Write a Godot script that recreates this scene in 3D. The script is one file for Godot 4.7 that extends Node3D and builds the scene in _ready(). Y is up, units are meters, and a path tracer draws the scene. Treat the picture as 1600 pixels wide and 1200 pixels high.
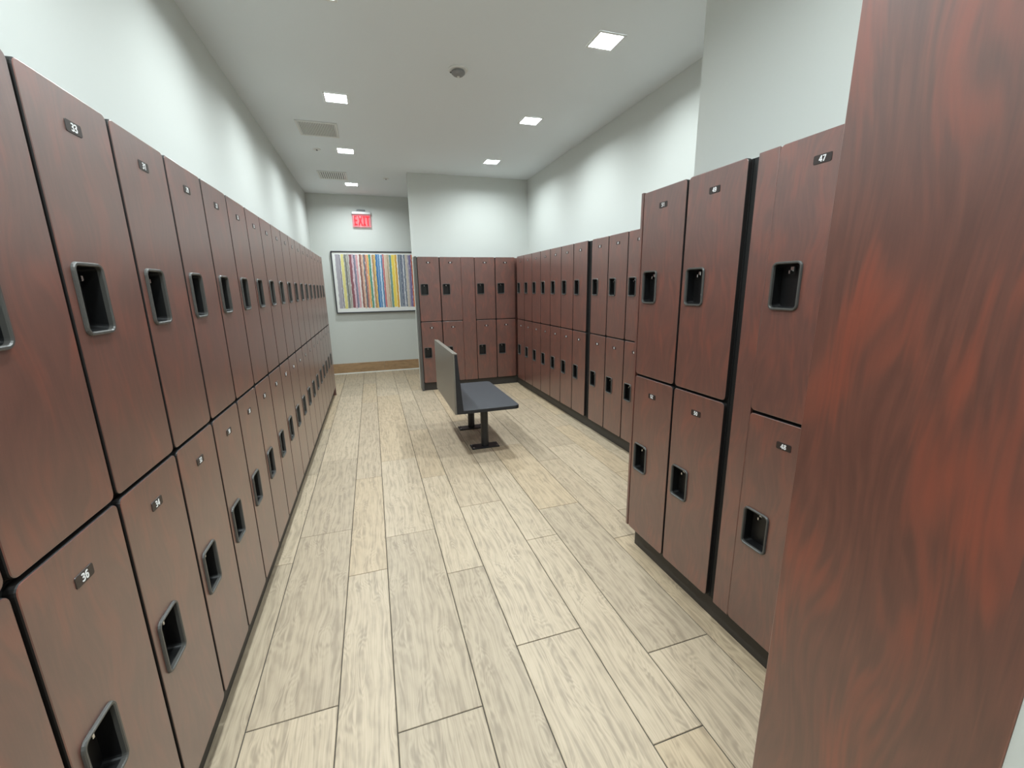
extends Node3D
# Locker room: units are metres, y up, the aisle runs along -z. Camera eye height 1.5 m.

const PITCH := 0.3155        # width of one locker column
const TOP := 1.947           # top of the lockers
const MID := 1.032           # split between the upper and the lower tier
const BOT := 0.118           # top of the plinth
const CEIL := 3.08
const XL := -0.604           # door plane of the long row
const XR1 := 2.09            # door plane of the row behind the bench
const XR2 := 1.327           # door plane of the block that juts out
const ZB := -6.279           # door plane of the short bank on the partition
const WL := -0.90
const WR := 2.39
const WS := 1.63
const ZP := -6.486           # partition face
const ZF := -8.17            # far wall face

const HOLE := 0.086
const LAMPS := [
	[-0.14, -7.40, "nearest the exit sign"],
	[-0.14, -5.72, "between the two ceiling vents"],
	[-0.14, -4.26, "just before the finely slatted ceiling vent"],
	[-0.14, -2.85, "over the middle of the long locker row"],
	[-0.14, -1.42, "over locker 31 in the long row"],
	[-0.14, 0.0, "above the room entrance"],
	[-0.14, 1.25, "behind the room entrance"],
	[0.72, -0.62, "over the tall cabinet end"],
	[1.62, -5.715, "over the corner of the two locker banks"],
	[1.62, -4.29, "over the seven-wide bank, past the bench"],
	[1.62, -2.87, "beside the block of lockers that juts out"]]

var rng := RandomNumberGenerator.new()
var taken := {}
var M := {}
var veneers := []
var shared := {}


# ---------------------------------------------------------------- mesh helpers
class Shape:
	var v := PackedVector3Array()
	var n := PackedVector3Array()
	var t := PackedVector2Array()

	func tri(a: Vector3, b: Vector3, c: Vector3, hint: Vector3, ua := Vector2.ZERO, ub := Vector2.ZERO, uc := Vector2.ZERO) -> void:
		var g := (b - a).cross(c - a)
		if g.length_squared() < 1e-18:
			return
		var nn := g.normalized()
		if nn.dot(hint) < 0.0:
			nn = -nn
			v.append_array([a, b, c])
			t.append_array([ua, ub, uc])
		else:
			v.append_array([a, c, b])
			t.append_array([ua, uc, ub])
		n.append_array([nn, nn, nn])

	func quad(a: Vector3, b: Vector3, c: Vector3, d: Vector3, hint: Vector3, uv := []) -> void:
		if uv.is_empty():
			uv = [Vector2(a.x + a.z, -a.y), Vector2(b.x + b.z, -b.y), Vector2(c.x + c.z, -c.y), Vector2(d.x + d.z, -d.y)]
		tri(a, b, c, hint, uv[0], uv[1], uv[2])
		tri(a, c, d, hint, uv[0], uv[2], uv[3])

	# a box from lo to hi whose edges are chamfered by b
	func box(lo: Vector3, hi: Vector3, b := 0.0, shift := Vector2.ZERO) -> void:
		var c := (lo + hi) / 2.0
		var h := (hi - lo) / 2.0
		b = minf(b, minf(h.x, minf(h.y, h.z)) * 0.9)
		var ax := [Vector3.RIGHT, Vector3.UP, Vector3.BACK]
		for i in 3:
			var j := (i + 1) % 3
			var k := (i + 2) % 3
			for s in [-1.0, 1.0]:
				var o: Vector3 = c + ax[i] * h[i] * s
				var p: Vector3 = ax[j] * (h[j] - b)
				var q: Vector3 = ax[k] * (h[k] - b)
				var pts := [o - p - q, o + p - q, o + p + q, o - p + q]
				var uv := []
				for x in pts:
					match i:
						0: uv.append(Vector2(x.z, -x.y) + shift)
						1: uv.append(Vector2(x.x, x.z) + shift)
						_: uv.append(Vector2(x.x, -x.y) + shift)
				quad(pts[0], pts[1], pts[2], pts[3], ax[i] * s, uv)
			if b > 0.0:
				for s in [-1.0, 1.0]:
					for r in [-1.0, 1.0]:
						var e1: Vector3 = c + ax[j] * h[j] * s + ax[k] * (h[k] - b) * r
						var e2: Vector3 = c + ax[j] * (h[j] - b) * s + ax[k] * h[k] * r
						var l: Vector3 = ax[i] * (h[i] - b)
						quad(e1 - l, e1 + l, e2 + l, e2 - l, ax[j] * s + ax[k] * r)
		if b > 0.0:
			for sx in [-1.0, 1.0]:
				for sy in [-1.0, 1.0]:
					for sz in [-1.0, 1.0]:
						var sg := Vector3(sx, sy, sz)
						var hb := h - Vector3(b, b, b)
						tri(c + sg * Vector3(h.x, hb.y, hb.z), c + sg * Vector3(hb.x, h.y, hb.z), c + sg * Vector3(hb.x, hb.y, h.z), sg)

	# band between two loops of equal length; out > 0 faces away from centre, < 0 towards it; front adds +z
	func band(a: PackedVector3Array, b: PackedVector3Array, centre: Vector3, out: float, front: float) -> void:
		var m := a.size()
		for i in m:
			var j := (i + 1) % m
			var mid := (a[i] + a[j] + b[i] + b[j]) / 4.0 - centre
			mid.z = 0.0
			var hint := mid.normalized() * out + Vector3(0, 0, front)
			var uv := []
			for x in [a[i], a[j], b[j], b[i]]:
				uv.append(Vector2(x.x, -x.y))
			quad(a[i], a[j], b[j], b[i], hint, uv)

	func fan(a: PackedVector3Array, hint: Vector3) -> void:
		var c := Vector3.ZERO
		for x in a:
			c += x / a.size()
		for i in a.size():
			var j := (i + 1) % a.size()
			tri(c, a[i], a[j], hint, Vector2(c.x, -c.y), Vector2(a[i].x, -a[i].y), Vector2(a[j].x, -a[j].y))

	# lathe round the y axis; profile of Vector2(radius, y); smooth round the axis
	func lathe(profile: Array, at := Vector3.ZERO, seg := 24) -> void:
		for k in profile.size() - 1:
			var p: Vector2 = profile[k]
			var q: Vector2 = profile[k + 1]
			var nr := Vector2(-(q.y - p.y), q.x - p.x)
			if nr.length() < 1e-9:
				continue
			nr = -nr.normalized()
			for i in seg:
				var a0 := TAU * i / seg
				var a1 := TAU * (i + 1) / seg
				var d0 := Vector3(cos(a0), 0, sin(a0))
				var d1 := Vector3(cos(a1), 0, sin(a1))
				var pts := [at + d0 * p.x + Vector3.UP * p.y, at + d1 * p.x + Vector3.UP * p.y, at + d1 * q.x + Vector3.UP * q.y, at + d0 * q.x + Vector3.UP * q.y]
				quad(pts[0], pts[1], pts[2], pts[3], (d0 + d1) * 0.5 * nr.x + Vector3.UP * nr.y)

	func mesh(mat: Material, into: ArrayMesh = null) -> ArrayMesh:
		var arr := []
		arr.resize(Mesh.ARRAY_MAX)
		arr[Mesh.ARRAY_VERTEX] = v
		arr[Mesh.ARRAY_NORMAL] = n
		arr[Mesh.ARRAY_TEX_UV] = t
		var m := into if into else ArrayMesh.new()
		m.add_surface_from_arrays(Mesh.PRIMITIVE_TRIANGLES, arr)
		if mat:
			m.surface_set_material(m.get_surface_count() - 1, mat)
		return m


func loop(cx: float, cy: float, w: float, h: float, r: float, z: float, seg := 4) -> PackedVector3Array:
	var out := PackedVector3Array()
	for k in 4:
		var sx: float = [1.0, -1.0, -1.0, 1.0][k]
		var sy: float = [1.0, 1.0, -1.0, -1.0][k]
		for i in seg + 1:
			var a := (k + float(i) / seg) * PI / 2
			out.append(Vector3(cx + sx * (w / 2 - r) + cos(a) * r, cy + sy * (h / 2 - r) + sin(a) * r, z))
	return out


func numbered(called: String) -> String:
	var k: int = taken.get(called, 0)
	taken[called] = k + 1
	return called if k == 0 else "%s_%03d" % [called, k]


func part(called: String, mesh: Mesh, parent: Node, mat: Material = null, at := Vector3.ZERO) -> MeshInstance3D:
	var o := MeshInstance3D.new()
	o.name = called
	o.mesh = mesh
	if mat:
		o.material_override = mat
	o.position = at
	parent.add_child(o, true)
	return o


func thing(called: String, label: String, category: String, group := "", at := Vector3.ZERO, turn := 0.0) -> Node3D:
	var o := Node3D.new()
	o.name = numbered(called)
	add_child(o, true)
	o.position = at
	o.rotation.y = turn
	o.set_meta("label", label)
	o.set_meta("category", category)
	if group:
		o.set_meta("group", group)
	return o


func single(called: String, mesh: Mesh, label: String, category: String, group := "", at := Vector3.ZERO) -> MeshInstance3D:
	var o := MeshInstance3D.new()
	o.name = numbered(called)
	o.mesh = mesh
	o.position = at
	add_child(o, true)
	o.set_meta("label", label)
	o.set_meta("category", category)
	if group:
		o.set_meta("group", group)
	return o


func structure(called: String, mesh: Mesh, label: String, category: String) -> MeshInstance3D:
	var o := single(called, mesh, label, category)
	o.set_meta("kind", "structure")
	return o


func boxed(lo: Vector3, hi: Vector3, mat: Material, b := 0.0, shift := Vector2.ZERO) -> ArrayMesh:
	var s := Shape.new()
	s.box(lo, hi, b, shift)
	return s.mesh(mat)


# ---------------------------------------------------------------- textures and materials
func noise(sd: int, octaves := 1) -> FastNoiseLite:
	var f := FastNoiseLite.new()
	f.seed = sd
	f.noise_type = FastNoiseLite.TYPE_SIMPLEX
	f.frequency = 1.0
	f.fractal_type = FastNoiseLite.FRACTAL_FBM if octaves > 1 else FastNoiseLite.FRACTAL_NONE
	f.fractal_octaves = octaves
	return f


# dark mahogany laminate: grain upright. Covers 1.25 m by 1.25 m. strength is how far the red figure stands out.
func veneer_texture(sd: int, size: int, strength: float, grain := 0.24, fy := 1.0, patch := 1.0) -> ImageTexture:
	var fine := noise(sd)
	var mid := noise(sd + 1, 2)
	var blot := noise(sd + 2, 3)
	var warp := noise(sd + 3)
	var bytes := PackedByteArray()
	bytes.resize(size * size * 3)
	var dark := Color(0.325, 0.200, 0.170)
	var brown := Color(0.440, 0.270, 0.226)
	var red := Color(0.545, 0.265, 0.190)
	for y in size:
		var b := y * 1.25 / size
		for x in size:
			var a := x * 1.25 / size
			var w := warp.get_noise_2d(a * 5.0, b * 2.5) * 0.03
			var s := fine.get_noise_2d((a + w * 0.3) * 260.0, b * 9.0 * fy)
			var m := mid.get_noise_2d((a + w) * 40.0, b * 5.0 * fy)
			var l := blot.get_noise_2d((a + w) * 8.0 * patch, b * 3.0 * fy * patch)
			var k := clampf(0.55 + m * grain + s * 0.10 + l * 0.12, 0.0, 1.0)
			var c := dark.lerp(brown, k)
			c = c.lerp(red, clampf((l * 1.1 + m * 0.30) * strength, 0.0, 0.70))
			var i := (y * size + x) * 3
			bytes[i] = int(c.r * 255.0)
			bytes[i + 1] = int(c.g * 255.0)
			bytes[i + 2] = int(c.b * 255.0)
	return ImageTexture.create_from_image(Image.create_from_data(size, size, false, Image.FORMAT_RGB8, bytes))


# wood-look porcelain: grain along v. Covers 1.25 m by 1.25 m
func plank_texture(sd: int, size: int) -> ImageTexture:
	var fine := noise(sd)
	var mid := noise(sd + 1, 3)
	var blot := noise(sd + 2, 3)
	var warp := noise(sd + 3, 2)
	var bytes := PackedByteArray()
	bytes.resize(size * size * 3)
	var pale := Color(0.768, 0.698, 0.600)
	var tan_ := Color(0.690, 0.620, 0.528)
	var grey := Color(0.550, 0.496, 0.426)
	for y in size:
		var b := y * 1.25 / size
		for x in size:
			var a := x * 1.25 / size
			var w := warp.get_noise_2d(a * 6.0, b * 1.8)
			var s := fine.get_noise_2d((a + w * 0.012) * 170.0, b * 4.5)
			var m := mid.get_noise_2d((a + w * 0.016) * 44.0, b * 1.5)
			var ring := sin((a * 34.0 + w * 5.0 + m * 0.5) * TAU) * clampf(w * 2.0 + 0.3, 0.0, 1.0)
			var l := blot.get_noise_2d(a * 16.0, b * 6.0)
			var k := clampf(0.5 + m * 0.55 + s * 0.30 + ring * 0.24 + l * 0.30, 0.0, 1.0)
			var c := tan_.lerp(pale, k)
			c = c.lerp(grey, clampf(-m * 0.42 - l * 0.32 - ring * 0.16 + s * 0.12 - 0.04, 0.0, 0.45))
			var i := (y * size + x) * 3
			bytes[i] = int(c.r * 255.0)
			bytes[i + 1] = int(c.g * 255.0)
			bytes[i + 2] = int(c.b * 255.0)
	return ImageTexture.create_from_image(Image.create_from_data(size, size, false, Image.FORMAT_RGB8, bytes))


# striped abstract print: upright hand-drawn bands on white paper
func print_texture() -> ImageTexture:
	var w := 640
	var h := 400
	var im := Image.create(w, h, false, Image.FORMAT_RGB8)
	im.fill(Color(0.93, 0.93, 0.92))
	var bands := [
		[0.00, Color("a9a3ab")], [0.045, Color("8b8890")], [0.062, Color("e9dc86")], [0.092, Color("77776f")], [0.125, Color("8d8878")],
		[0.150, Color("8f5a62")], [0.180, Color("c9a6b4")], [0.200, Color("6f6d84")], [0.222, Color("d9a0a6")], [0.245, Color("e9dcd8")],
		[0.262, Color("8d5f55")], [0.285, Color("d9b6a0")], [0.305, Color("676872")], [0.325, Color("c2705a")], [0.342, Color("e6a95a")],
		[0.365, Color("4c9079")], [0.390, Color("dfe6e0")], [0.402, Color("b98a55")], [0.425, Color("e2c07a")], [0.445, Color("2f78b4")],
		[0.490, Color("bcd4e6")], [0.505, Color("4a7fa8")], [0.520, Color("c96d70")], [0.540, Color("d8bca0")], [0.575, Color("b9a583")],
		[0.600, Color("6f9a94")], [0.625, Color("efd257")], [0.668, Color("d9a23c")], [0.690, Color("f1efec")], [0.700, Color("5d6a7c")],
		[0.735, Color("7a7f92")], [0.758, Color("e2e4e8")], [0.768, Color("59657a")], [0.785, Color("cfc3b4")], [0.812, Color("9d93a6")],
		[0.830, Color("6a5d93")], [0.850, Color("b9564e")], [0.866, Color("eeb35c")], [0.900, Color("b34a3c")], [0.915, Color("8fa3bd")],
		[0.935, Color("dfe3e8")], [0.950, Color("4f7fae")], [0.970, Color("c9a25e")], [0.985, Color("8b6a74")], [1.00, Color("8b6a74")]]
	var wob := noise(77, 2)
	for i in bands.size() - 1:
		var x0 := int(18 + bands[i][0] * (w - 36))
		var x1 := int(18 + bands[i + 1][0] * (w - 36))
		var y0 := 12 + int(rng.randf() * 5)
		var y1 := h - 24 - int(rng.randf() * 6)
		for x in range(x0, x1):
			var tint := rng.randf_range(-0.10, 0.10)
			var white := rng.randf() < 0.10
			for y in range(y0, y1):
				var dx := int(wob.get_noise_2d(i * 3.1, y * 0.02) * 3.0)
				var c: Color = bands[i][1]
				c = Color(0.92, 0.92, 0.92) if white else Color(clampf(c.r + tint, 0, 1), clampf(c.g + tint, 0, 1), clampf(c.b + tint, 0, 1))
				im.set_pixel(clampi(x + dx, 0, w - 1), y, c)
	return ImageTexture.create_from_image(im)


func plain(c: Color, rough: float, metal := 0.0, spec := 0.5) -> StandardMaterial3D:
	var m := StandardMaterial3D.new()
	m.albedo_color = c
	m.roughness = rough
	m.metallic = metal
	m.metallic_specular = spec
	return m


# satin-lacquered laminate
func laminate() -> StandardMaterial3D:
	var m := plain(Color.WHITE, 0.40, 0.0, 0.70)
	m.clearcoat_enabled = true
	m.clearcoat = 1.0
	m.clearcoat_roughness = 0.33
	return m


func make_materials() -> void:
	var vt := veneer_texture(11, 1024, 0.40)
	for k in 8:
		var m := laminate()
		m.albedo_texture = vt
		m.uv1_scale = Vector3((-1.0 if k >= 4 else 1.0) / 1.25, 1.0 / 1.25, 1)
		m.uv1_offset = Vector3(0.125 + 0.25 * (k % 4), 0.80 if k % 2 == 0 else 0.90, 0)
		veneers.append(m)
	var pt := veneer_texture(57, 1024, 0.85, 0.34, 1.5, 0.55)
	M.panel = laminate()
	M.panel.albedo_color = Color(1.0, 0.96, 0.92)
	M.panel.albedo_texture = pt
	M.panel.uv1_scale = Vector3(1.1, 0.5, 1)
	var ft := plank_texture(31, 1024)
	M.planks = []
	for tone in [Color(1, 1, 1), Color(0.965, 0.96, 0.955), Color(0.99, 0.975, 0.95), Color(0.94, 0.94, 0.94)]:
		var m := plain(tone, 0.42)
		m.albedo_texture = ft
		m.uv1_scale = Vector3(1.0 / 1.25, 1.0 / 1.25, 1)
		M.planks.append(m)
	M.skirt = plain(Color(0.92, 0.83, 0.73), 0.45)
	M.skirt.albedo_texture = ft
	M.skirt.uv1_scale = Vector3(1.0 / 1.25, 1.0 / 1.25, 1)
	M.grout = plain(Color(0.30, 0.28, 0.25), 0.9)
	M.wall = plain(Color(0.815, 0.825, 0.808), 0.75, 0.0, 0.3)
	M.ceiling = plain(Color(0.905, 0.925, 0.935), 0.9, 0.0, 0.2)
	M.white = plain(Color(0.88, 0.88, 0.87), 0.45)
	M.edge = plain(Color(0.075, 0.055, 0.05), 0.6)
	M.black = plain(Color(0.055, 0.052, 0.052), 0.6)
	M.plinth = plain(Color(0.215, 0.20, 0.185), 0.5)
	M.bezel = plain(Color(0.30, 0.295, 0.285), 0.34)
	M.cup = plain(Color(0.05, 0.05, 0.055), 0.4)
	M.steel = plain(Color(0.80, 0.80, 0.80), 0.22, 1.0)
	M.plate = plain(Color(0.18, 0.14, 0.13), 0.4)
	M.digit = plain(Color(0.95, 0.95, 0.95), 0.5)
	M.side = plain(Color(0.33, 0.32, 0.31), 0.4)
	M.caulk = plain(Color(0.95, 0.95, 0.93), 0.5)


# ---------------------------------------------------------------- lockers
func door_mesh(h: float) -> ArrayMesh:
	var key := "door%.3f" % h
	if not shared.has(key):
		var w := PITCH - 0.011
		var hh := h - 0.010
		var cy := h / 2
		var s := Shape.new()
		var r := 0.017
		var back := loop(0, cy, w, hh, r, -0.018)
		var e1 := loop(0, cy, w, hh, r, -0.0035)
		var e2 := loop(0, cy, w - 0.002, hh - 0.002, r - 0.001, -0.0010)
		var f1 := loop(0, cy, w - 0.006, hh - 0.006, r - 0.003, 0.0)
		var hx := -PITCH / 2 + 0.086
		var hole := loop(hx, cy, 0.099, 0.149, 0.013, 0.0)
		var hole_back := loop(hx, cy, 0.099, 0.149, 0.013, -0.018)
		var c := Vector3(0, cy, 0)
		s.band(e2, f1, c, 0.4, 1)
		s.band(f1, hole, c, 0, 1)
		var m := s.mesh(null)
		var e := Shape.new()
		e.band(back, e1, c, 1, 0)
		e.band(e1, e2, c, 1, 0.3)
		e.band(hole, hole_back, Vector3(hx, cy, 0), -1, 0)
		e.band(hole_back, back, c, 0, -1)
		shared[key] = e.mesh(M.edge, m)
	return shared[key]


func carcass_mesh(h: float, depth: float, upper: bool) -> ArrayMesh:
	var key := "carcass%.3f%.3f%s" % [h, depth, upper]
	if not shared.has(key):
		var s := Shape.new()
		var w := PITCH / 2 - 0.0005
		var t := 0.012
		var hi := h - (0.010 if upper else 0.001)
		var z0 := -depth
		var z1 := -0.0185
		s.box(Vector3(-w, 0.0, z0), Vector3(-w + t, hi, z1))
		s.box(Vector3(w - t, 0.0, z0), Vector3(w, hi, z1))
		s.box(Vector3(-w + t, 0.0, z0), Vector3(w - t, t, z1))
		s.box(Vector3(-w + t, hi - t, z0), Vector3(w - t, hi, z1))
		s.box(Vector3(-w + t, t, z0), Vector3(w - t, hi - t, z0 + 0.006))
		shared[key] = s.mesh(M.black)
	return shared[key]


func handle_meshes() -> void:
	var s := Shape.new()
	var c := Vector3.ZERO
	var l0 := loop(0, 0, 0.1115, 0.1615, 0.019, 0.0003)
	var l1 := loop(0, 0, 0.1105, 0.1605, 0.019, 0.0045)
	var l2 := loop(0, 0, 0.1065, 0.1565, 0.017, 0.0070)
	var l3 := loop(0, 0, 0.0985, 0.1485, 0.013, 0.0070)
	var l4 := loop(0, 0, 0.0945, 0.1445, 0.011, 0.0045)
	var l5 := loop(0, 0, 0.0945, 0.1445, 0.011, -0.004)
	s.band(l0, l1, c, 1, 0)
	s.band(l1, l2, c, 1, 1)
	s.band(l2, l3, c, 0, 1)
	s.band(l3, l4, c, -1, 1)
	s.band(l4, l5, c, -1, 0)
	shared.bezel = s.mesh(M.bezel)
	s = Shape.new()
	var c0 := loop(0, 0, 0.0950, 0.1450, 0.011, -0.0035)
	var c1 := loop(0, 0, 0.088, 0.138, 0.012, -0.036)
	s.band(c0, c1, c, -1, 0)
	s.fan(c1, Vector3.BACK)
	shared.cup = s.mesh(M.cup)
	s = Shape.new()
	s.box(Vector3(-0.006, 0.048, -0.030), Vector3(0.006, 0.064, -0.022), 0.001)
	s.box(Vector3(-0.003, 0.040, -0.026), Vector3(0.003, 0.052, -0.010), 0.001)
	shared.hasp = s.mesh(M.steel)
	s = Shape.new()
	var p0 := loop(0, 0, 0.057, 0.026, 0.004, 0.0, 2)
	var p1 := loop(0, 0, 0.056, 0.025, 0.004, 0.0016, 2)
	s.band(p0, p1, c, 1, 0.3)
	s.fan(p1, Vector3.BACK)
	shared.plate = s.mesh(M.plate)


func numeral(k: int) -> TextMesh:
	var tm := TextMesh.new()
	var f := SystemFont.new()
	f.font_names = PackedStringArray(["Droid Sans"])
	f.font_weight = 700
	tm.font = f
	tm.text = str(k)
	tm.font_size = 32
	tm.pixel_size = 0.0245 / 32.0
	tm.depth = 0.0006
	tm.curve_step = 2.0
	tm.material = M.digit
	return tm


# one locker, its origin at the bottom middle of the door plane; +z is the way the door faces
func locker(number: int, upper: bool, at: Vector3, turn: float, depth: float, label: String, group: String) -> void:
	var h := TOP - MID if upper else MID - BOT
	var o := thing("locker", label, "locker", group, at, turn)
	part("carcass", carcass_mesh(h, depth, upper), o)
	part("door", door_mesh(h), o).set_surface_override_material(0, veneers[rng.randi() % veneers.size()])
	var hd := part("handle", shared.bezel, o, null, Vector3(-PITCH / 2 + 0.086, h / 2, 0))
	part("cup", shared.cup, hd)
	part("hasp", shared.hasp, hd)
	var py := h - (0.083 if upper else 0.091)
	var pl := part("number_plate", shared.plate, o, null, Vector3(0, py, 0))
	var d := part("numeral", numeral(number), pl, null, Vector3(0, 0, 0.0021))
	d.scale = Vector3(0.82, 1, 1)


const ORD := ["", "first", "second", "third", "fourth", "fifth", "sixth", "seventh", "eighth", "ninth", "tenth", "eleventh", "twelfth", "thirteenth", "fourteenth", "fifteenth", "sixteenth", "seventeenth", "eighteenth", "nineteenth"]


func lockers() -> void:
	# long row: columns from the near end (37) to the far end (1)
	for c in 19:
		var z := -0.515 - PITCH * (c + 0.5)
		var num := 37 - 2 * c
		var from_far := 19 - c
		for up in [true, false]:
			var n: int = num if up else num + 1
			var where := "%s from the striped-picture end of the long row" % ORD[from_far]
			var lab := ("upper dark brown locker, " if up else "lower dark brown locker, ") + where
			if n in [33, 36, 34, 32]:
				lab = "%s dark brown locker numbered %d, %s" % ["upper" if up else "lower", n, where]
			locker(n, up, Vector3(XL, MID if up else BOT, z), PI / 2, 0.290, lab, "lockers of the long row")
	# seven-wide bank behind the bench, from the corner
	for c in 7:
		var z := -6.1475 + PITCH * (c + 0.5)
		for up in [true, false]:
			locker(77 - 2 * c + (0 if up else 1), up, Vector3(XR1, MID if up else BOT, z), -PI / 2, 0.296,
				"%s reddish brown locker, %s from the corner, in the seven-wide bank" % ["upper" if up else "lower", ORD[c + 1]], "lockers of the seven-wide bank")
	for c in 4:
		var z := -3.857 + PITCH * (c + 0.5)
		for up in [true, false]:
			locker(63 - 2 * c + (0 if up else 1), up, Vector3(XR1, MID if up else BOT, z), -PI / 2, 0.296,
				"%s reddish brown locker, %s after the dark gap beside the seven-wide bank" % ["upper" if up else "lower", ORD[c + 1]], "lockers after the dark gap")
	# block that juts out: 51/52, 49/50 and 47/48
	for a in [[51, -1.9305, "at the outer edge of the block that juts out"], [49, -1.615, "beside the black strip in the block that juts out"], [47, -1.1855, "partly hidden by the tall cabinet end"]]:
		for up in [true, false]:
			var n: int = a[0] + (0 if up else 1)
			locker(n, up, Vector3(XR2, MID if up else BOT, a[1] + PITCH / 2), -PI / 2, 0.296,
				"%s reddish brown locker %d %s" % ["upper" if up else "lower", n, a[2]], "lockers of the block that juts out")
	# short bank on the partition beside the picture
	var k := 0
	for x in [0.650, 0.9655, 1.477, 1.7925]:
		for up in [true, false]:
			locker(79 + 2 * (3 - k) + (0 if up else 1), up, Vector3(x + PITCH / 2, MID if up else BOT, ZB), 0.0, 0.200,
				"%s reddish brown locker, %s from the picture, in the short bank behind the bench" % ["upper" if up else "lower", ORD[k + 1]], "lockers of the short bank")
		k += 1


func veneer_box(lo: Vector3, hi: Vector3, k: int) -> ArrayMesh:
	return boxed(lo, hi, veneers[k], 0.002)


# a face board with a dark box behind it
func filler(lo: Vector3, hi: Vector3, blo: Vector3, bhi: Vector3, k: int) -> ArrayMesh:
	var b := Shape.new()
	b.box(blo, bhi)
	return b.mesh(M.black, veneer_box(lo, hi, k))


func fittings() -> void:
	# plinths
	single("plinth", boxed(Vector3(WL + 0.002, 0, -6.50), Vector3(XL - 0.040, BOT - 0.001, -0.52), M.plinth, 0.001), "low dark recessed plinth under the long row of lockers", "plinth")
	single("plinth", boxed(Vector3(XR1 + 0.045, 0, -6.313), Vector3(WR - 0.002, BOT - 0.001, -2.60), M.plinth, 0.001), "long dark plinth under the lockers beside the bench seat", "plinth")
	single("plinth", boxed(Vector3(XR2 + 0.044, 0, -1.915), Vector3(WS - 0.002, BOT - 0.001, -0.565), M.plinth, 0.001), "short black plinth under lockers 48, 50 and 52", "plinth")
	single("plinth", boxed(Vector3(0.649, 0, ZP + 0.002), Vector3(XR1 + 0.043, BOT - 0.001, ZB - 0.038), M.plinth, 0.001), "dark plinth under the short bank beside the picture", "plinth")
	# fillers and end panels
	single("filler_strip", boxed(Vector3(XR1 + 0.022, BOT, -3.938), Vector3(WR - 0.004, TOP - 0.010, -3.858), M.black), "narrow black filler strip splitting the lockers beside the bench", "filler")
	single("filler_board", filler(Vector3(1.2772, BOT + 0.005, ZB - 0.0175), Vector3(1.4755, TOP - 0.005, ZB), Vector3(1.2825, BOT + 0.005, ZB - 0.16), Vector3(1.4755, TOP - 0.012, ZB - 0.0177), 2), "plain brown filler panel between lockers of the short bank", "filler")
	single("filler_board", filler(Vector3(XR2, BOT + 0.005, -1.262), Vector3(XR2 + 0.0175, TOP - 0.005, -1.1803), Vector3(XR2 + 0.0177, BOT + 0.005, -1.262), Vector3(WS - 0.004, TOP - 0.012, -1.1870), 5), "narrow brown filler panel beside locker 47 and the black gap", "filler")
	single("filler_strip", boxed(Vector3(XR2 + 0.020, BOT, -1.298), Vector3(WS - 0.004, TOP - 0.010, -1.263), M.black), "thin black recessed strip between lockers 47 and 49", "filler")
	single("filler_board", veneer_box(Vector3(XR2 + 0.002, BOT + 0.004, -0.868), Vector3(WS - 0.004, TOP - 0.004, -0.566), 1), "brown corner filler between locker 47 and the end panel", "filler")
	single("corner_filler", veneer_box(Vector3(2.112, BOT, ZP + 0.004), Vector3(WR - 0.004, TOP - 0.010, ZB - 0.070), 0), "recessed brown corner post where the two locker banks meet", "filler")
	single("end_panel", boxed(Vector3(0.617, 0.0, ZP + 0.002), Vector3(0.648, TOP, ZB + 0.001), M.side, 0.002), "slim dark grey end panel of the short bank beside the picture", "end panel")
	single("end_panel", veneer_box(Vector3(WL + 0.004, 0.0, -6.530), Vector3(XL, TOP, -6.512), 3), "slim brown end panel closing the long row by the picture wall", "end panel")
	single("end_panel", veneer_box(Vector3(XR2, BOT + 0.004, -1.950), Vector3(WS - 0.004, TOP, -1.933), 6), "slim brown end panel beside locker 51", "end panel")
	single("end_panel", veneer_box(Vector3(WL + 0.004, 0.0, -0.512), Vector3(XL, TOP, -0.494), 4), "slim brown end panel closing the long row by the entrance", "end panel")
	# cabinet whose finished end fills the right of the view: it faces the aisle side
	var t := thing("locker_cabinet", "tall glossy reddish brown cabinet end with swirling grain against white wall", "cabinet", "", Vector3(0.76, 0, -0.389))
	part("end_panel", boxed(Vector3(0, 0.0, -0.171), Vector3(0.020, TOP, 0.1715), M.panel, 0.0015, Vector2(0.77, 2.0)), t)
	part("carcass", boxed(Vector3(0.0205, BOT, -0.150), Vector3(0.560, TOP - 0.010, 0.170), M.black), t)
	part("plinth", boxed(Vector3(0.0205, 0.0, -0.110), Vector3(0.560, BOT - 0.001, 0.170), M.plinth), t)


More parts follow.
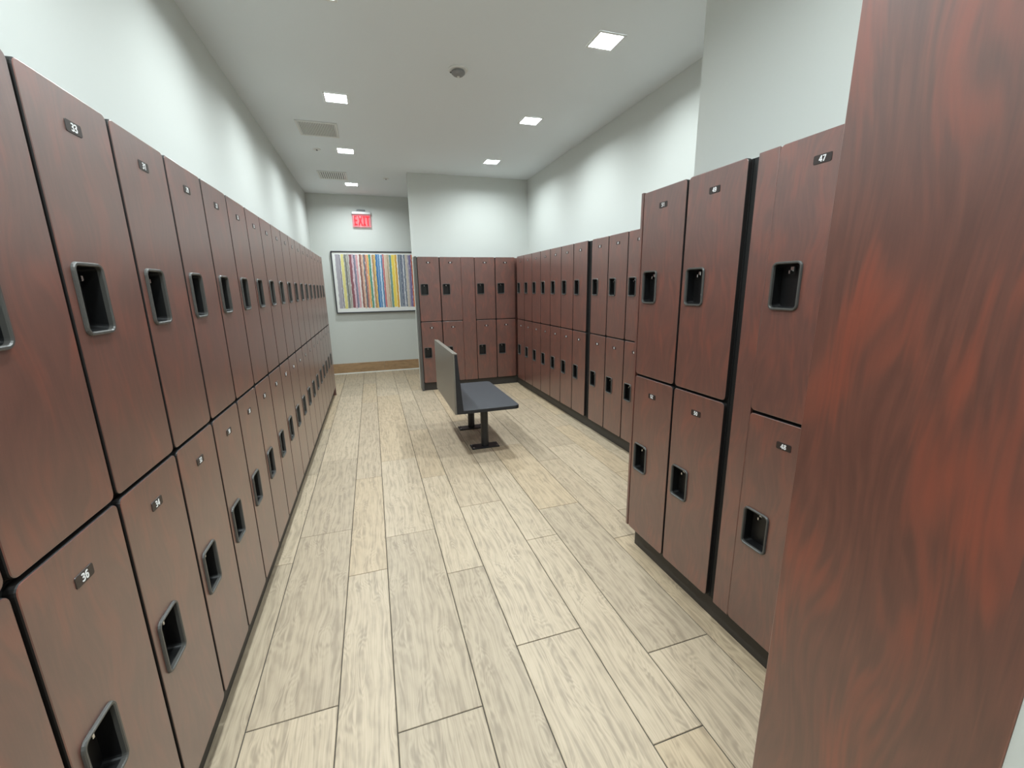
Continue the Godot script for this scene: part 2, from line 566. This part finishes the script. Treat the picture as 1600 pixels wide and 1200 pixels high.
# ---------------------------------------------------------------- room shell
func plank(x0: float, x1: float, z0: float, z1: float, parent: Node) -> void:
	var g := 0.0019
	var lo := Vector3(x0 + g, -0.020, z0 + g)
	var hi := Vector3(x1 - g, 0.0, z1 - g)
	var s := Shape.new()
	var flip := rng.randf() < 0.5
	var u0 := 0.3125 * (rng.randi() % 4)
	var b := 0.0016
	var top := [Vector3(lo.x + b, 0, lo.z + b), Vector3(hi.x - b, 0, lo.z + b), Vector3(hi.x - b, 0, hi.z - b), Vector3(lo.x + b, 0, hi.z - b)]
	var low := [Vector3(lo.x, -b, lo.z), Vector3(hi.x, -b, lo.z), Vector3(hi.x, -b, hi.z), Vector3(lo.x, -b, hi.z)]
	var bot := [Vector3(lo.x, -0.02, lo.z), Vector3(hi.x, -0.02, lo.z), Vector3(hi.x, -0.02, hi.z), Vector3(lo.x, -0.02, hi.z)]
	var uv := func(p: Vector3) -> Vector2:
		var a: float = p.x - lo.x + u0 + 0.002
		var c: float = p.z - lo.z + 0.004
		return Vector2(a, 1.245 - c) if flip else Vector2(a, c)
	s.quad(top[0], top[1], top[2], top[3], Vector3.UP, [uv.call(top[0]), uv.call(top[1]), uv.call(top[2]), uv.call(top[3])])
	var mid := (lo + hi) / 2
	for i in 4:
		var j := (i + 1) % 4
		var out: Vector3 = (low[i] + low[j]) / 2 - mid
		out.y = 0
		s.quad(top[i], top[j], low[j], low[i], out.normalized() + Vector3.UP, [uv.call(top[i]), uv.call(top[j]), uv.call(low[j]), uv.call(low[i])])
		s.quad(low[i], low[j], bot[j], bot[i], out, [uv.call(low[i]), uv.call(low[j]), uv.call(low[j]), uv.call(low[i])])
	part("plank", s.mesh(M.planks[rng.randi() % 4]), parent)


func room() -> void:
	var fl := structure("floor", boxed(Vector3(WL - 0.1, -0.15, ZF - 0.1), Vector3(WR + 0.1, -0.0035, 1.7), M.grout), "pale wood-look plank tile floor with thin dark joints", "floor")
	var xs := [-0.90, -0.7495, -0.547, -0.2425, -0.040, 0.264, 0.467, 0.771, 0.975, 1.281, 1.484, 1.788, 1.991, 2.296]
	var phase := [-1.80, -2.391, -1.405, -2.162, -1.230, -2.009, -1.441, -2.155, -1.228, -1.997, -3.521, -2.809, -3.227, -2.2]
	for i in xs.size():
		var x0: float = xs[i]
		var x1: float = xs[i + 1] if i + 1 < xs.size() else WR
		var z: float = phase[i]
		while z > ZF:
			z -= 1.2425
		while z < 1.6:
			var a := maxf(z, ZF)
			var b := minf(z + 1.2425, 1.6)
			if b - a > 0.02:
				plank(x0, x1, a, b, fl)
			z += 1.2425
	# the ceiling slab is left open where the downlights are let into it
	var cs := Shape.new()
	var cols := {}
	for l in LAMPS:
		cols[l[0]] = []
	for l in LAMPS:
		cols[l[0]].append(l[1])
	var edge := WL - 0.1
	var order := cols.keys()
	order.sort()
	for x in order:
		cs.box(Vector3(edge, CEIL, ZF - 0.1), Vector3(x - HOLE, CEIL + 0.15, 1.7))
		var zs: Array = cols[x]
		zs.sort()
		var from := ZF - 0.1
		for z in zs:
			cs.box(Vector3(x - HOLE, CEIL, from), Vector3(x + HOLE, CEIL + 0.15, z - HOLE))
			cs.box(Vector3(x - HOLE, CEIL + 0.042, z - HOLE), Vector3(x + HOLE, CEIL + 0.15, z + HOLE))
			from = z + HOLE
		cs.box(Vector3(x - HOLE, CEIL, from), Vector3(x + HOLE, CEIL + 0.15, 1.7))
		edge = x + HOLE
	cs.box(Vector3(edge, CEIL, ZF - 0.1), Vector3(WR + 0.1, CEIL + 0.15, 1.7))
	structure("ceiling", cs.mesh(M.ceiling), "flat matt white painted ceiling with downlights", "ceiling")
	structure("wall_left", boxed(Vector3(WL - 0.1, -0.15, ZF), Vector3(WL, CEIL, 1.6), M.wall), "white painted wall above the long locker row", "wall")
	structure("wall_far", boxed(Vector3(WL - 0.1, -0.15, ZF - 0.1), Vector3(WR + 0.1, CEIL, ZF), M.wall), "off-white wall behind the striped picture and exit sign", "wall")
	structure("wall_right", boxed(Vector3(WR, -0.15, ZF), Vector3(WR + 0.1, CEIL, 1.6), M.wall), "white painted wall above the lockers beside the bench", "wall")
	structure("wall_step", boxed(Vector3(WS, 0.0, -1.944), Vector3(WR, CEIL, -0.2175), M.wall), "cream wall standing forward above lockers 47 to 51", "wall")
	structure("wall_partition", boxed(Vector3(0.616, 0.0, ZP - 0.09), Vector3(WR, CEIL, ZP), M.wall), "white partition above the short bank of lockers", "wall")
	structure("wall_entry", boxed(Vector3(0.762, 0.0, -0.2172), Vector3(WR, CEIL, -0.06), M.wall), "white wall end beside the tall glossy cabinet end", "wall")
	structure("wall_rear", boxed(Vector3(WL - 0.1, -0.15, 1.6), Vector3(WR + 0.1, CEIL, 1.7), M.wall), "plain white wall closing the room behind the entrance", "wall")
	# tile skirting of the far wall and of the end of the left wall
	var bb := Node3D.new()
	bb.name = "baseboard_far"
	add_child(bb)
	bb.set_meta("kind", "structure")
	bb.set_meta("label", "brown wood-look tile skirting along the picture wall")
	bb.set_meta("category", "baseboard")
	var xe := [-0.898, 0.13, 1.37, WR - 0.002]
	for i in 3:
		var s := Shape.new()
		s.box(Vector3(xe[i] + 0.001, 0.022, ZF + 0.0005), Vector3(xe[i + 1] - 0.001, 0.194, ZF + 0.011), 0.001)
		for k in s.t.size():
			var p: Vector3 = s.v[k]
			s.t[k] = Vector2(p.y + 0.3125 * i, p.x - xe[i])
		part("tile", s.mesh(M.skirt), bb)
	part("caulk_line", boxed(Vector3(-0.898, 0.0005, ZF + 0.0005), Vector3(WR - 0.002, 0.0215, ZF + 0.013), M.caulk), bb)
	var bl := Node3D.new()
	bl.name = "baseboard_left"
	add_child(bl)
	bl.set_meta("kind", "structure")
	bl.set_meta("label", "brown tile skirting past the end of the long locker row")
	bl.set_meta("category", "baseboard")
	for i in 2:
		var s := Shape.new()
		var z0 := ZF + 0.014 + 0.81 * i
		s.box(Vector3(WL + 0.0005, 0.001, z0), Vector3(WL + 0.011, 0.194, z0 + 0.808), 0.001)
		for k in s.t.size():
			var p: Vector3 = s.v[k]
			s.t[k] = Vector2(p.y + 0.3125 * i, p.z - z0)
		part("tile", s.mesh(M.skirt), bl)


# ---------------------------------------------------------------- ceiling fittings
func downlight(x: float, z: float, label: String) -> void:
	var o := thing("downlight", label, "downlight", "recessed ceiling downlights", Vector3(x, CEIL, z))
	var s := Shape.new()
	var h := 0.085
	var w := 0.100
	for k in 4:
		var a := Basis(Vector3.UP, k * PI / 2)
		var p := [a * Vector3(-w, -0.0005, w), a * Vector3(w, -0.0005, w), a * Vector3(w, -0.005, w - 0.003), a * Vector3(-w, -0.005, w - 0.003), a * Vector3(h, -0.004, h), a * Vector3(-h, -0.004, h)]
		s.quad(p[0], p[1], p[2], p[3], a * Vector3(0, -0.3, 1))
		s.quad(p[3], p[2], p[4], p[5], Vector3.DOWN)
	part("trim", s.mesh(M.white), o)
	part("lens", boxed(Vector3(-h, 0.037, -h), Vector3(h, 0.041, h), M.lens), o)
	var l := AreaLight3D.new()
	l.name = "lamp_light"
	l.position = Vector3(0, 0.034, 0)
	l.rotation.x = -PI / 2
	l.light_color = M.lamp_color
	l.light_energy = M.lamp_energy
	l.area_size = Vector2(0.14, 0.14)
	l.area_range = 14.0
	l.area_attenuation = 2.0
	l.shadow_enabled = true
	o.add_child(l)


func vent(x0: float, x1: float, z0: float, z1: float, slats: int, label: String) -> void:
	var o := thing("ceiling_vent", label, "vent", "", Vector3((x0 + x1) / 2, CEIL, (z0 + z1) / 2))
	var hx := (x1 - x0) / 2
	var hz := (z1 - z0) / 2
	var f := 0.022
	var s := Shape.new()
	s.box(Vector3(-hx - f, -0.010, -hz - f), Vector3(hx + f, -0.0005, -hz), 0.002)
	s.box(Vector3(-hx - f, -0.010, hz), Vector3(hx + f, -0.0005, hz + f), 0.002)
	s.box(Vector3(-hx - f, -0.010, -hz), Vector3(-hx, -0.0005, hz), 0.002)
	s.box(Vector3(hx, -0.010, -hz), Vector3(hx + f, -0.0005, hz), 0.002)
	part("frame", s.mesh(M.white), o)
	part("backing", boxed(Vector3(-hx, -0.0025, -hz), Vector3(hx, -0.0008, hz), M.duct), o)
	var st := 2.0 * hx / slats
	var sl := boxed(Vector3(-st * 0.30, -0.0095, -hz), Vector3(st * 0.30, -0.0030, hz), M.white)
	for k in slats:
		part("slat", sl, o, null, Vector3(-hx + st * (k + 0.5), 0, 0))


func ceiling_things() -> void:
	for l in LAMPS:
		downlight(l[0], l[1], "white square downlight " + l[2])
	vent(-0.530, -0.200, -5.24, -4.87, 22, "white ceiling vent with fine slats before the sprinkler cap")
	vent(-0.535, -0.205, -7.09, -6.71, 12, "white ceiling vent with open slats beside the exit-sign downlight")
	# smoke detector
	var o := thing("smoke_detector", "round white smoke detector in the middle of the ceiling", "smoke detector", "", Vector3(0.752, CEIL, -3.50))
	var s := Shape.new()
	s.lathe([Vector2(0.0, -0.0005), Vector2(0.072, -0.0005), Vector2(0.072, -0.010), Vector2(0.066, -0.014), Vector2(0.0, -0.014)])
	part("base", s.mesh(M.white), o)
	s = Shape.new()
	s.lathe([Vector2(0.040, -0.0142), Vector2(0.050, -0.020), Vector2(0.050, -0.030), Vector2(0.036, -0.042), Vector2(0.020, -0.047), Vector2(0.0, -0.048)])
	part("sensor_dome", s.mesh(M.grille), o)
	s = Shape.new()
	s.lathe([Vector2(0.0, -0.0482), Vector2(0.010, -0.0482), Vector2(0.009, -0.053), Vector2(0.0, -0.054)], Vector3.ZERO, 12)
	part("test_button", s.mesh(M.white), o)
	for a in [0.6, 1.6, 2.6]:
		part("vent_slot", boxed(Vector3(0.052, -0.0175, -0.008), Vector3(0.063, -0.0142, 0.008), M.duct), o).rotation.y = a
	# sprinkler caps
	for a in [[-0.449, -5.735, "small round sprinkler cap between the two ceiling vents"], [0.35, -6.91, "small round sprinkler cap by the partition"]]:
		var c := thing("sprinkler_cap", a[2], "sprinkler", "", Vector3(a[0], CEIL, a[1]))
		s = Shape.new()
		s.lathe([Vector2(0.0, -0.0005), Vector2(0.042, -0.0005), Vector2(0.040, -0.005), Vector2(0.0, -0.006)])
		part("plate", s.mesh(M.white), c)
		s = Shape.new()
		s.lathe([Vector2(0.006, -0.0058), Vector2(0.006, -0.013), Vector2(0.011, -0.014), Vector2(0.011, -0.016), Vector2(0.0, -0.016)], Vector3.ZERO, 12)
		part("head", s.mesh(M.grille), c)


# ---------------------------------------------------------------- bench, picture, sign
func bench() -> void:
	var o := thing("bench", "charcoal bench with upright back panel on two floor-bolted posts", "bench", "", Vector3(0.91, 0, -4.05))
	var dark := plain(Color(0.235, 0.245, 0.265), 0.42)
	var edge := plain(Color(0.115, 0.12, 0.14), 0.45)
	var grey := plain(Color(0.46, 0.44, 0.405), 0.36)
	var metal := plain(Color(0.13, 0.13, 0.14), 0.38)
	var z0 := -0.545
	var z1 := 0.545
	# seat: rounded front corners, extruded up
	var s := Shape.new()
	var pts := PackedVector2Array()
	var r := 0.045
	pts.append(Vector2(-0.225, z0))
	for i in 7:
		var a := -PI / 2 + PI / 2 * i / 6.0
		pts.append(Vector2(0.296 - r + cos(a) * r, z0 + r + sin(a) * r))
	for i in 7:
		var a := PI / 2 * i / 6.0
		pts.append(Vector2(0.296 - r + cos(a) * r, z1 - r + sin(a) * r))
	pts.append(Vector2(-0.225, z1))
	var c := Vector2(0.03, 0)
	var ring := func(y: float, inset: float) -> Array:
		var out := []
		for p in pts:
			var q: Vector2 = p + (c - p).normalized() * inset
			out.append(Vector3(q.x, y, q.y))
		return out
	var levels := [ring.call(0.424, 0.0), ring.call(0.452, 0.0), ring.call(0.456, 0.004)]
	for k in 2:
		for i in pts.size():
			var j := (i + 1) % pts.size()
			var m: Vector3 = (levels[k][i] + levels[k][j]) / 2 - Vector3(c.x, 0.44, c.y)
			m.y = 0
			s.quad(levels[k][i], levels[k][j], levels[k + 1][j], levels[k + 1][i], m.normalized() + Vector3.UP * 0.2 * k)
	var rim := s.mesh(edge)
	s = Shape.new()
	for i in pts.size():
		var j := (i + 1) % pts.size()
		s.tri(Vector3(c.x, 0.456, c.y), levels[2][i], levels[2][j], Vector3.UP)
		s.tri(Vector3(c.x, 0.424, c.y), levels[0][i], levels[0][j], Vector3.DOWN)
	var seat := part("seat", s.mesh(dark), o)
	part("edge_band", rim, seat)
	# back: upright rear board and sloping front board with dark ends
	var y0 := 0.424
	var y1 := 0.963
	var back := part("backrest", boxed(Vector3(-0.300, y0, z0), Vector3(-0.284, y1, z1), grey, 0.002), o)
	s = Shape.new()
	var pa := [Vector2(-0.2838, y0 + 0.001), Vector2(-0.2255, y0 + 0.001), Vector2(-0.2255, y0 + 0.03), Vector2(-0.262, y1 - 0.012), Vector2(-0.2838, y1 - 0.012)]
	for i in 5:
		var j := (i + 1) % 5
		var p: Vector2 = pa[i]
		var q: Vector2 = pa[j]
		var n := Vector2(q.y - p.y, p.x - q.x)
		s.quad(Vector3(p.x, p.y, z0), Vector3(q.x, q.y, z0), Vector3(q.x, q.y, z1), Vector3(p.x, p.y, z1), Vector3(n.x, n.y, 0))
	for e in [z0, z1]:
		for i in range(1, 4):
			s.tri(Vector3(pa[0].x, pa[0].y, e), Vector3(pa[i].x, pa[i].y, e), Vector3(pa[i + 1].x, pa[i + 1].y, e), Vector3(0, 0, e))
	part("front_board", s.mesh(edge), back)
	part("top_cap", boxed(Vector3(-0.2838, y1 - 0.0118, z0), Vector3(-0.260, y1 - 0.002, z1), grey, 0.0015), back)
	# posts and plates
	for z in [0.286, -0.310]:
		s = Shape.new()
		s.lathe([Vector2(0.036, 0.4238), Vector2(0.036, 0.0102)], Vector3(0.021, 0, z), 28)
		part("post", s.mesh(metal), o)
		var pl := part("floor_plate", boxed(Vector3(-0.118, 0.0, z - 0.062), Vector3(0.152, 0.010, z + 0.062), metal, 0.002), o)
		part("top_plate", boxed(Vector3(-0.10, 0.4145, z - 0.05), Vector3(0.14, 0.4238, z + 0.05), metal, 0.002), o)
		for bx in [-0.098, 0.132]:
			for bz in [-0.042, 0.042]:
				s = Shape.new()
				s.lathe([Vector2(0.009, 0.0102), Vector2(0.009, 0.015), Vector2(0.006, 0.018), Vector2(0.0, 0.0185)], Vector3(bx, 0, z + bz), 10)
				part("bolt", s.mesh(M.steel), pl)


func picture() -> void:
	var x0 := -0.600
	var x1 := 1.02
	var y0 := 1.099
	var y1 := 2.158
	var o := thing("framed_picture", "framed abstract print of many coloured upright stripes on white", "picture", "", Vector3(x0, y0, ZF))
	var w := x1 - x0
	var h := y1 - y0
	var fr := plain(Color(0.20, 0.20, 0.22), 0.4)
	var t := 0.018
	var s := Shape.new()
	s.box(Vector3(0, 0, 0.001), Vector3(w, t, 0.052), 0.002)
	s.box(Vector3(0, h - t, 0.001), Vector3(w, h, 0.052), 0.002)
	s.box(Vector3(0, t, 0.001), Vector3(t, h - t, 0.052), 0.002)
	s.box(Vector3(w - t, t, 0.001), Vector3(w, h - t, 0.052), 0.002)
	part("frame", s.mesh(fr), o)
	var m := plain(Color.WHITE, 0.5)
	m.albedo_texture = print_texture()
	s = Shape.new()
	s.box(Vector3(t, t, 0.012), Vector3(w - t, h - t, 0.038))
	for k in s.t.size():
		s.t[k] = Vector2((s.v[k].x - t) / (w - 2 * t), 1.0 - (s.v[k].y - t) / (h - 2 * t))
	part("print", s.mesh(m), o)


func exit_sign() -> void:
	var o := thing("exit_sign", "glowing red EXIT sign on a clear panel above the picture", "exit sign", "", Vector3(-0.045, 2.69, ZF))
	var alu := plain(Color(0.72, 0.72, 0.72), 0.3, 0.6)
	var dk := plain(Color(0.25, 0.26, 0.27), 0.4)
	part("mount", boxed(Vector3(-0.07, 0.112, 0.001), Vector3(0.07, 0.150, 0.05), dk, 0.003), o)
	part("housing", boxed(Vector3(-0.155, 0.072, 0.012), Vector3(0.155, 0.118, 0.062), alu, 0.004), o)
	var clear := plain(Color(1.0, 0.62, 0.66), 0.06)
	clear.transparency = BaseMaterial3D.TRANSPARENCY_ALPHA
	clear.albedo_color.a = 0.42
	part("panel", boxed(Vector3(-0.150, -0.135, 0.038), Vector3(0.150, 0.0715, 0.046), clear, 0.001), o)
	var glow := plain(Color(0.75, 0.02, 0.08), 0.4)
	glow.emission_enabled = true
	glow.emission = Color(1.0, 0.02, 0.16)
	glow.emission_energy_multiplier = 0.9
	var tm := TextMesh.new()
	var f := SystemFont.new()
	f.font_names = PackedStringArray(["Droid Sans"])
	f.font_weight = 700
	tm.font = f
	tm.text = "EXIT"
	tm.font_size = 48
	tm.pixel_size = 0.215 / 48.0
	tm.depth = 0.004
	tm.material = glow
	var t := part("lettering", tm, o, null, Vector3(0.0, -0.035, 0.0495))
	t.scale = Vector3(0.58, 1.0, 1)
	var l := OmniLight3D.new()
	l.name = "sign_light"
	l.position = Vector3(0, -0.035, 0.075)
	l.light_color = Color(1.0, 0.10, 0.18)
	l.light_energy = 0.004
	l.light_size = 0.03
	l.omni_range = 8.0
	l.omni_attenuation = 2.0
	l.shadow_enabled = true
	o.add_child(l)


func _ready() -> void:
	rng.seed = 20260
	# camera
	var cam := Camera3D.new()
	cam.name = "camera"
	cam.fov = 84.613
	cam.near = 0.05
	cam.far = 60.0
	cam.transform = Transform3D(Basis(Vector3(0.950282, -0.016060, 0.310976), Vector3(0.084262, 0.974674, -0.207151), Vector3(-0.299773, 0.223055, 0.927568)), Vector3(0, 1.5, 0))
	add_child(cam)
	cam.current = true
	# environment: a closed room, so the sky gives nothing but black
	var we := WorldEnvironment.new()
	we.name = "environment"
	var env := Environment.new()
	env.background_mode = Environment.BG_COLOR
	env.background_color = Color.BLACK
	env.tonemap_mode = Environment.TONE_MAPPER_LINEAR
	env.tonemap_exposure = 1.0
	env.sdfgi_enabled = true
	env.ssao_enabled = true
	env.ssil_enabled = true
	we.environment = env
	add_child(we)
	# lamps of the room
	M.lamp_color = Color(0.945, 0.99, 1.0)
	M.lamp_energy = 2.6
	make_materials()
	M.lens = plain(Color(0.9, 0.9, 0.9), 0.4)
	M.lens.emission_enabled = true
	M.lens.emission = Color(1, 1, 1)
	M.lens.emission_energy_multiplier = 4.0
	M.duct = plain(Color(0.40, 0.40, 0.40), 0.8)
	M.grille = plain(Color(0.55, 0.55, 0.55), 0.5)
	handle_meshes()
	room()
	lockers()
	fittings()
	bench()
	picture()
	exit_sign()
	ceiling_things()
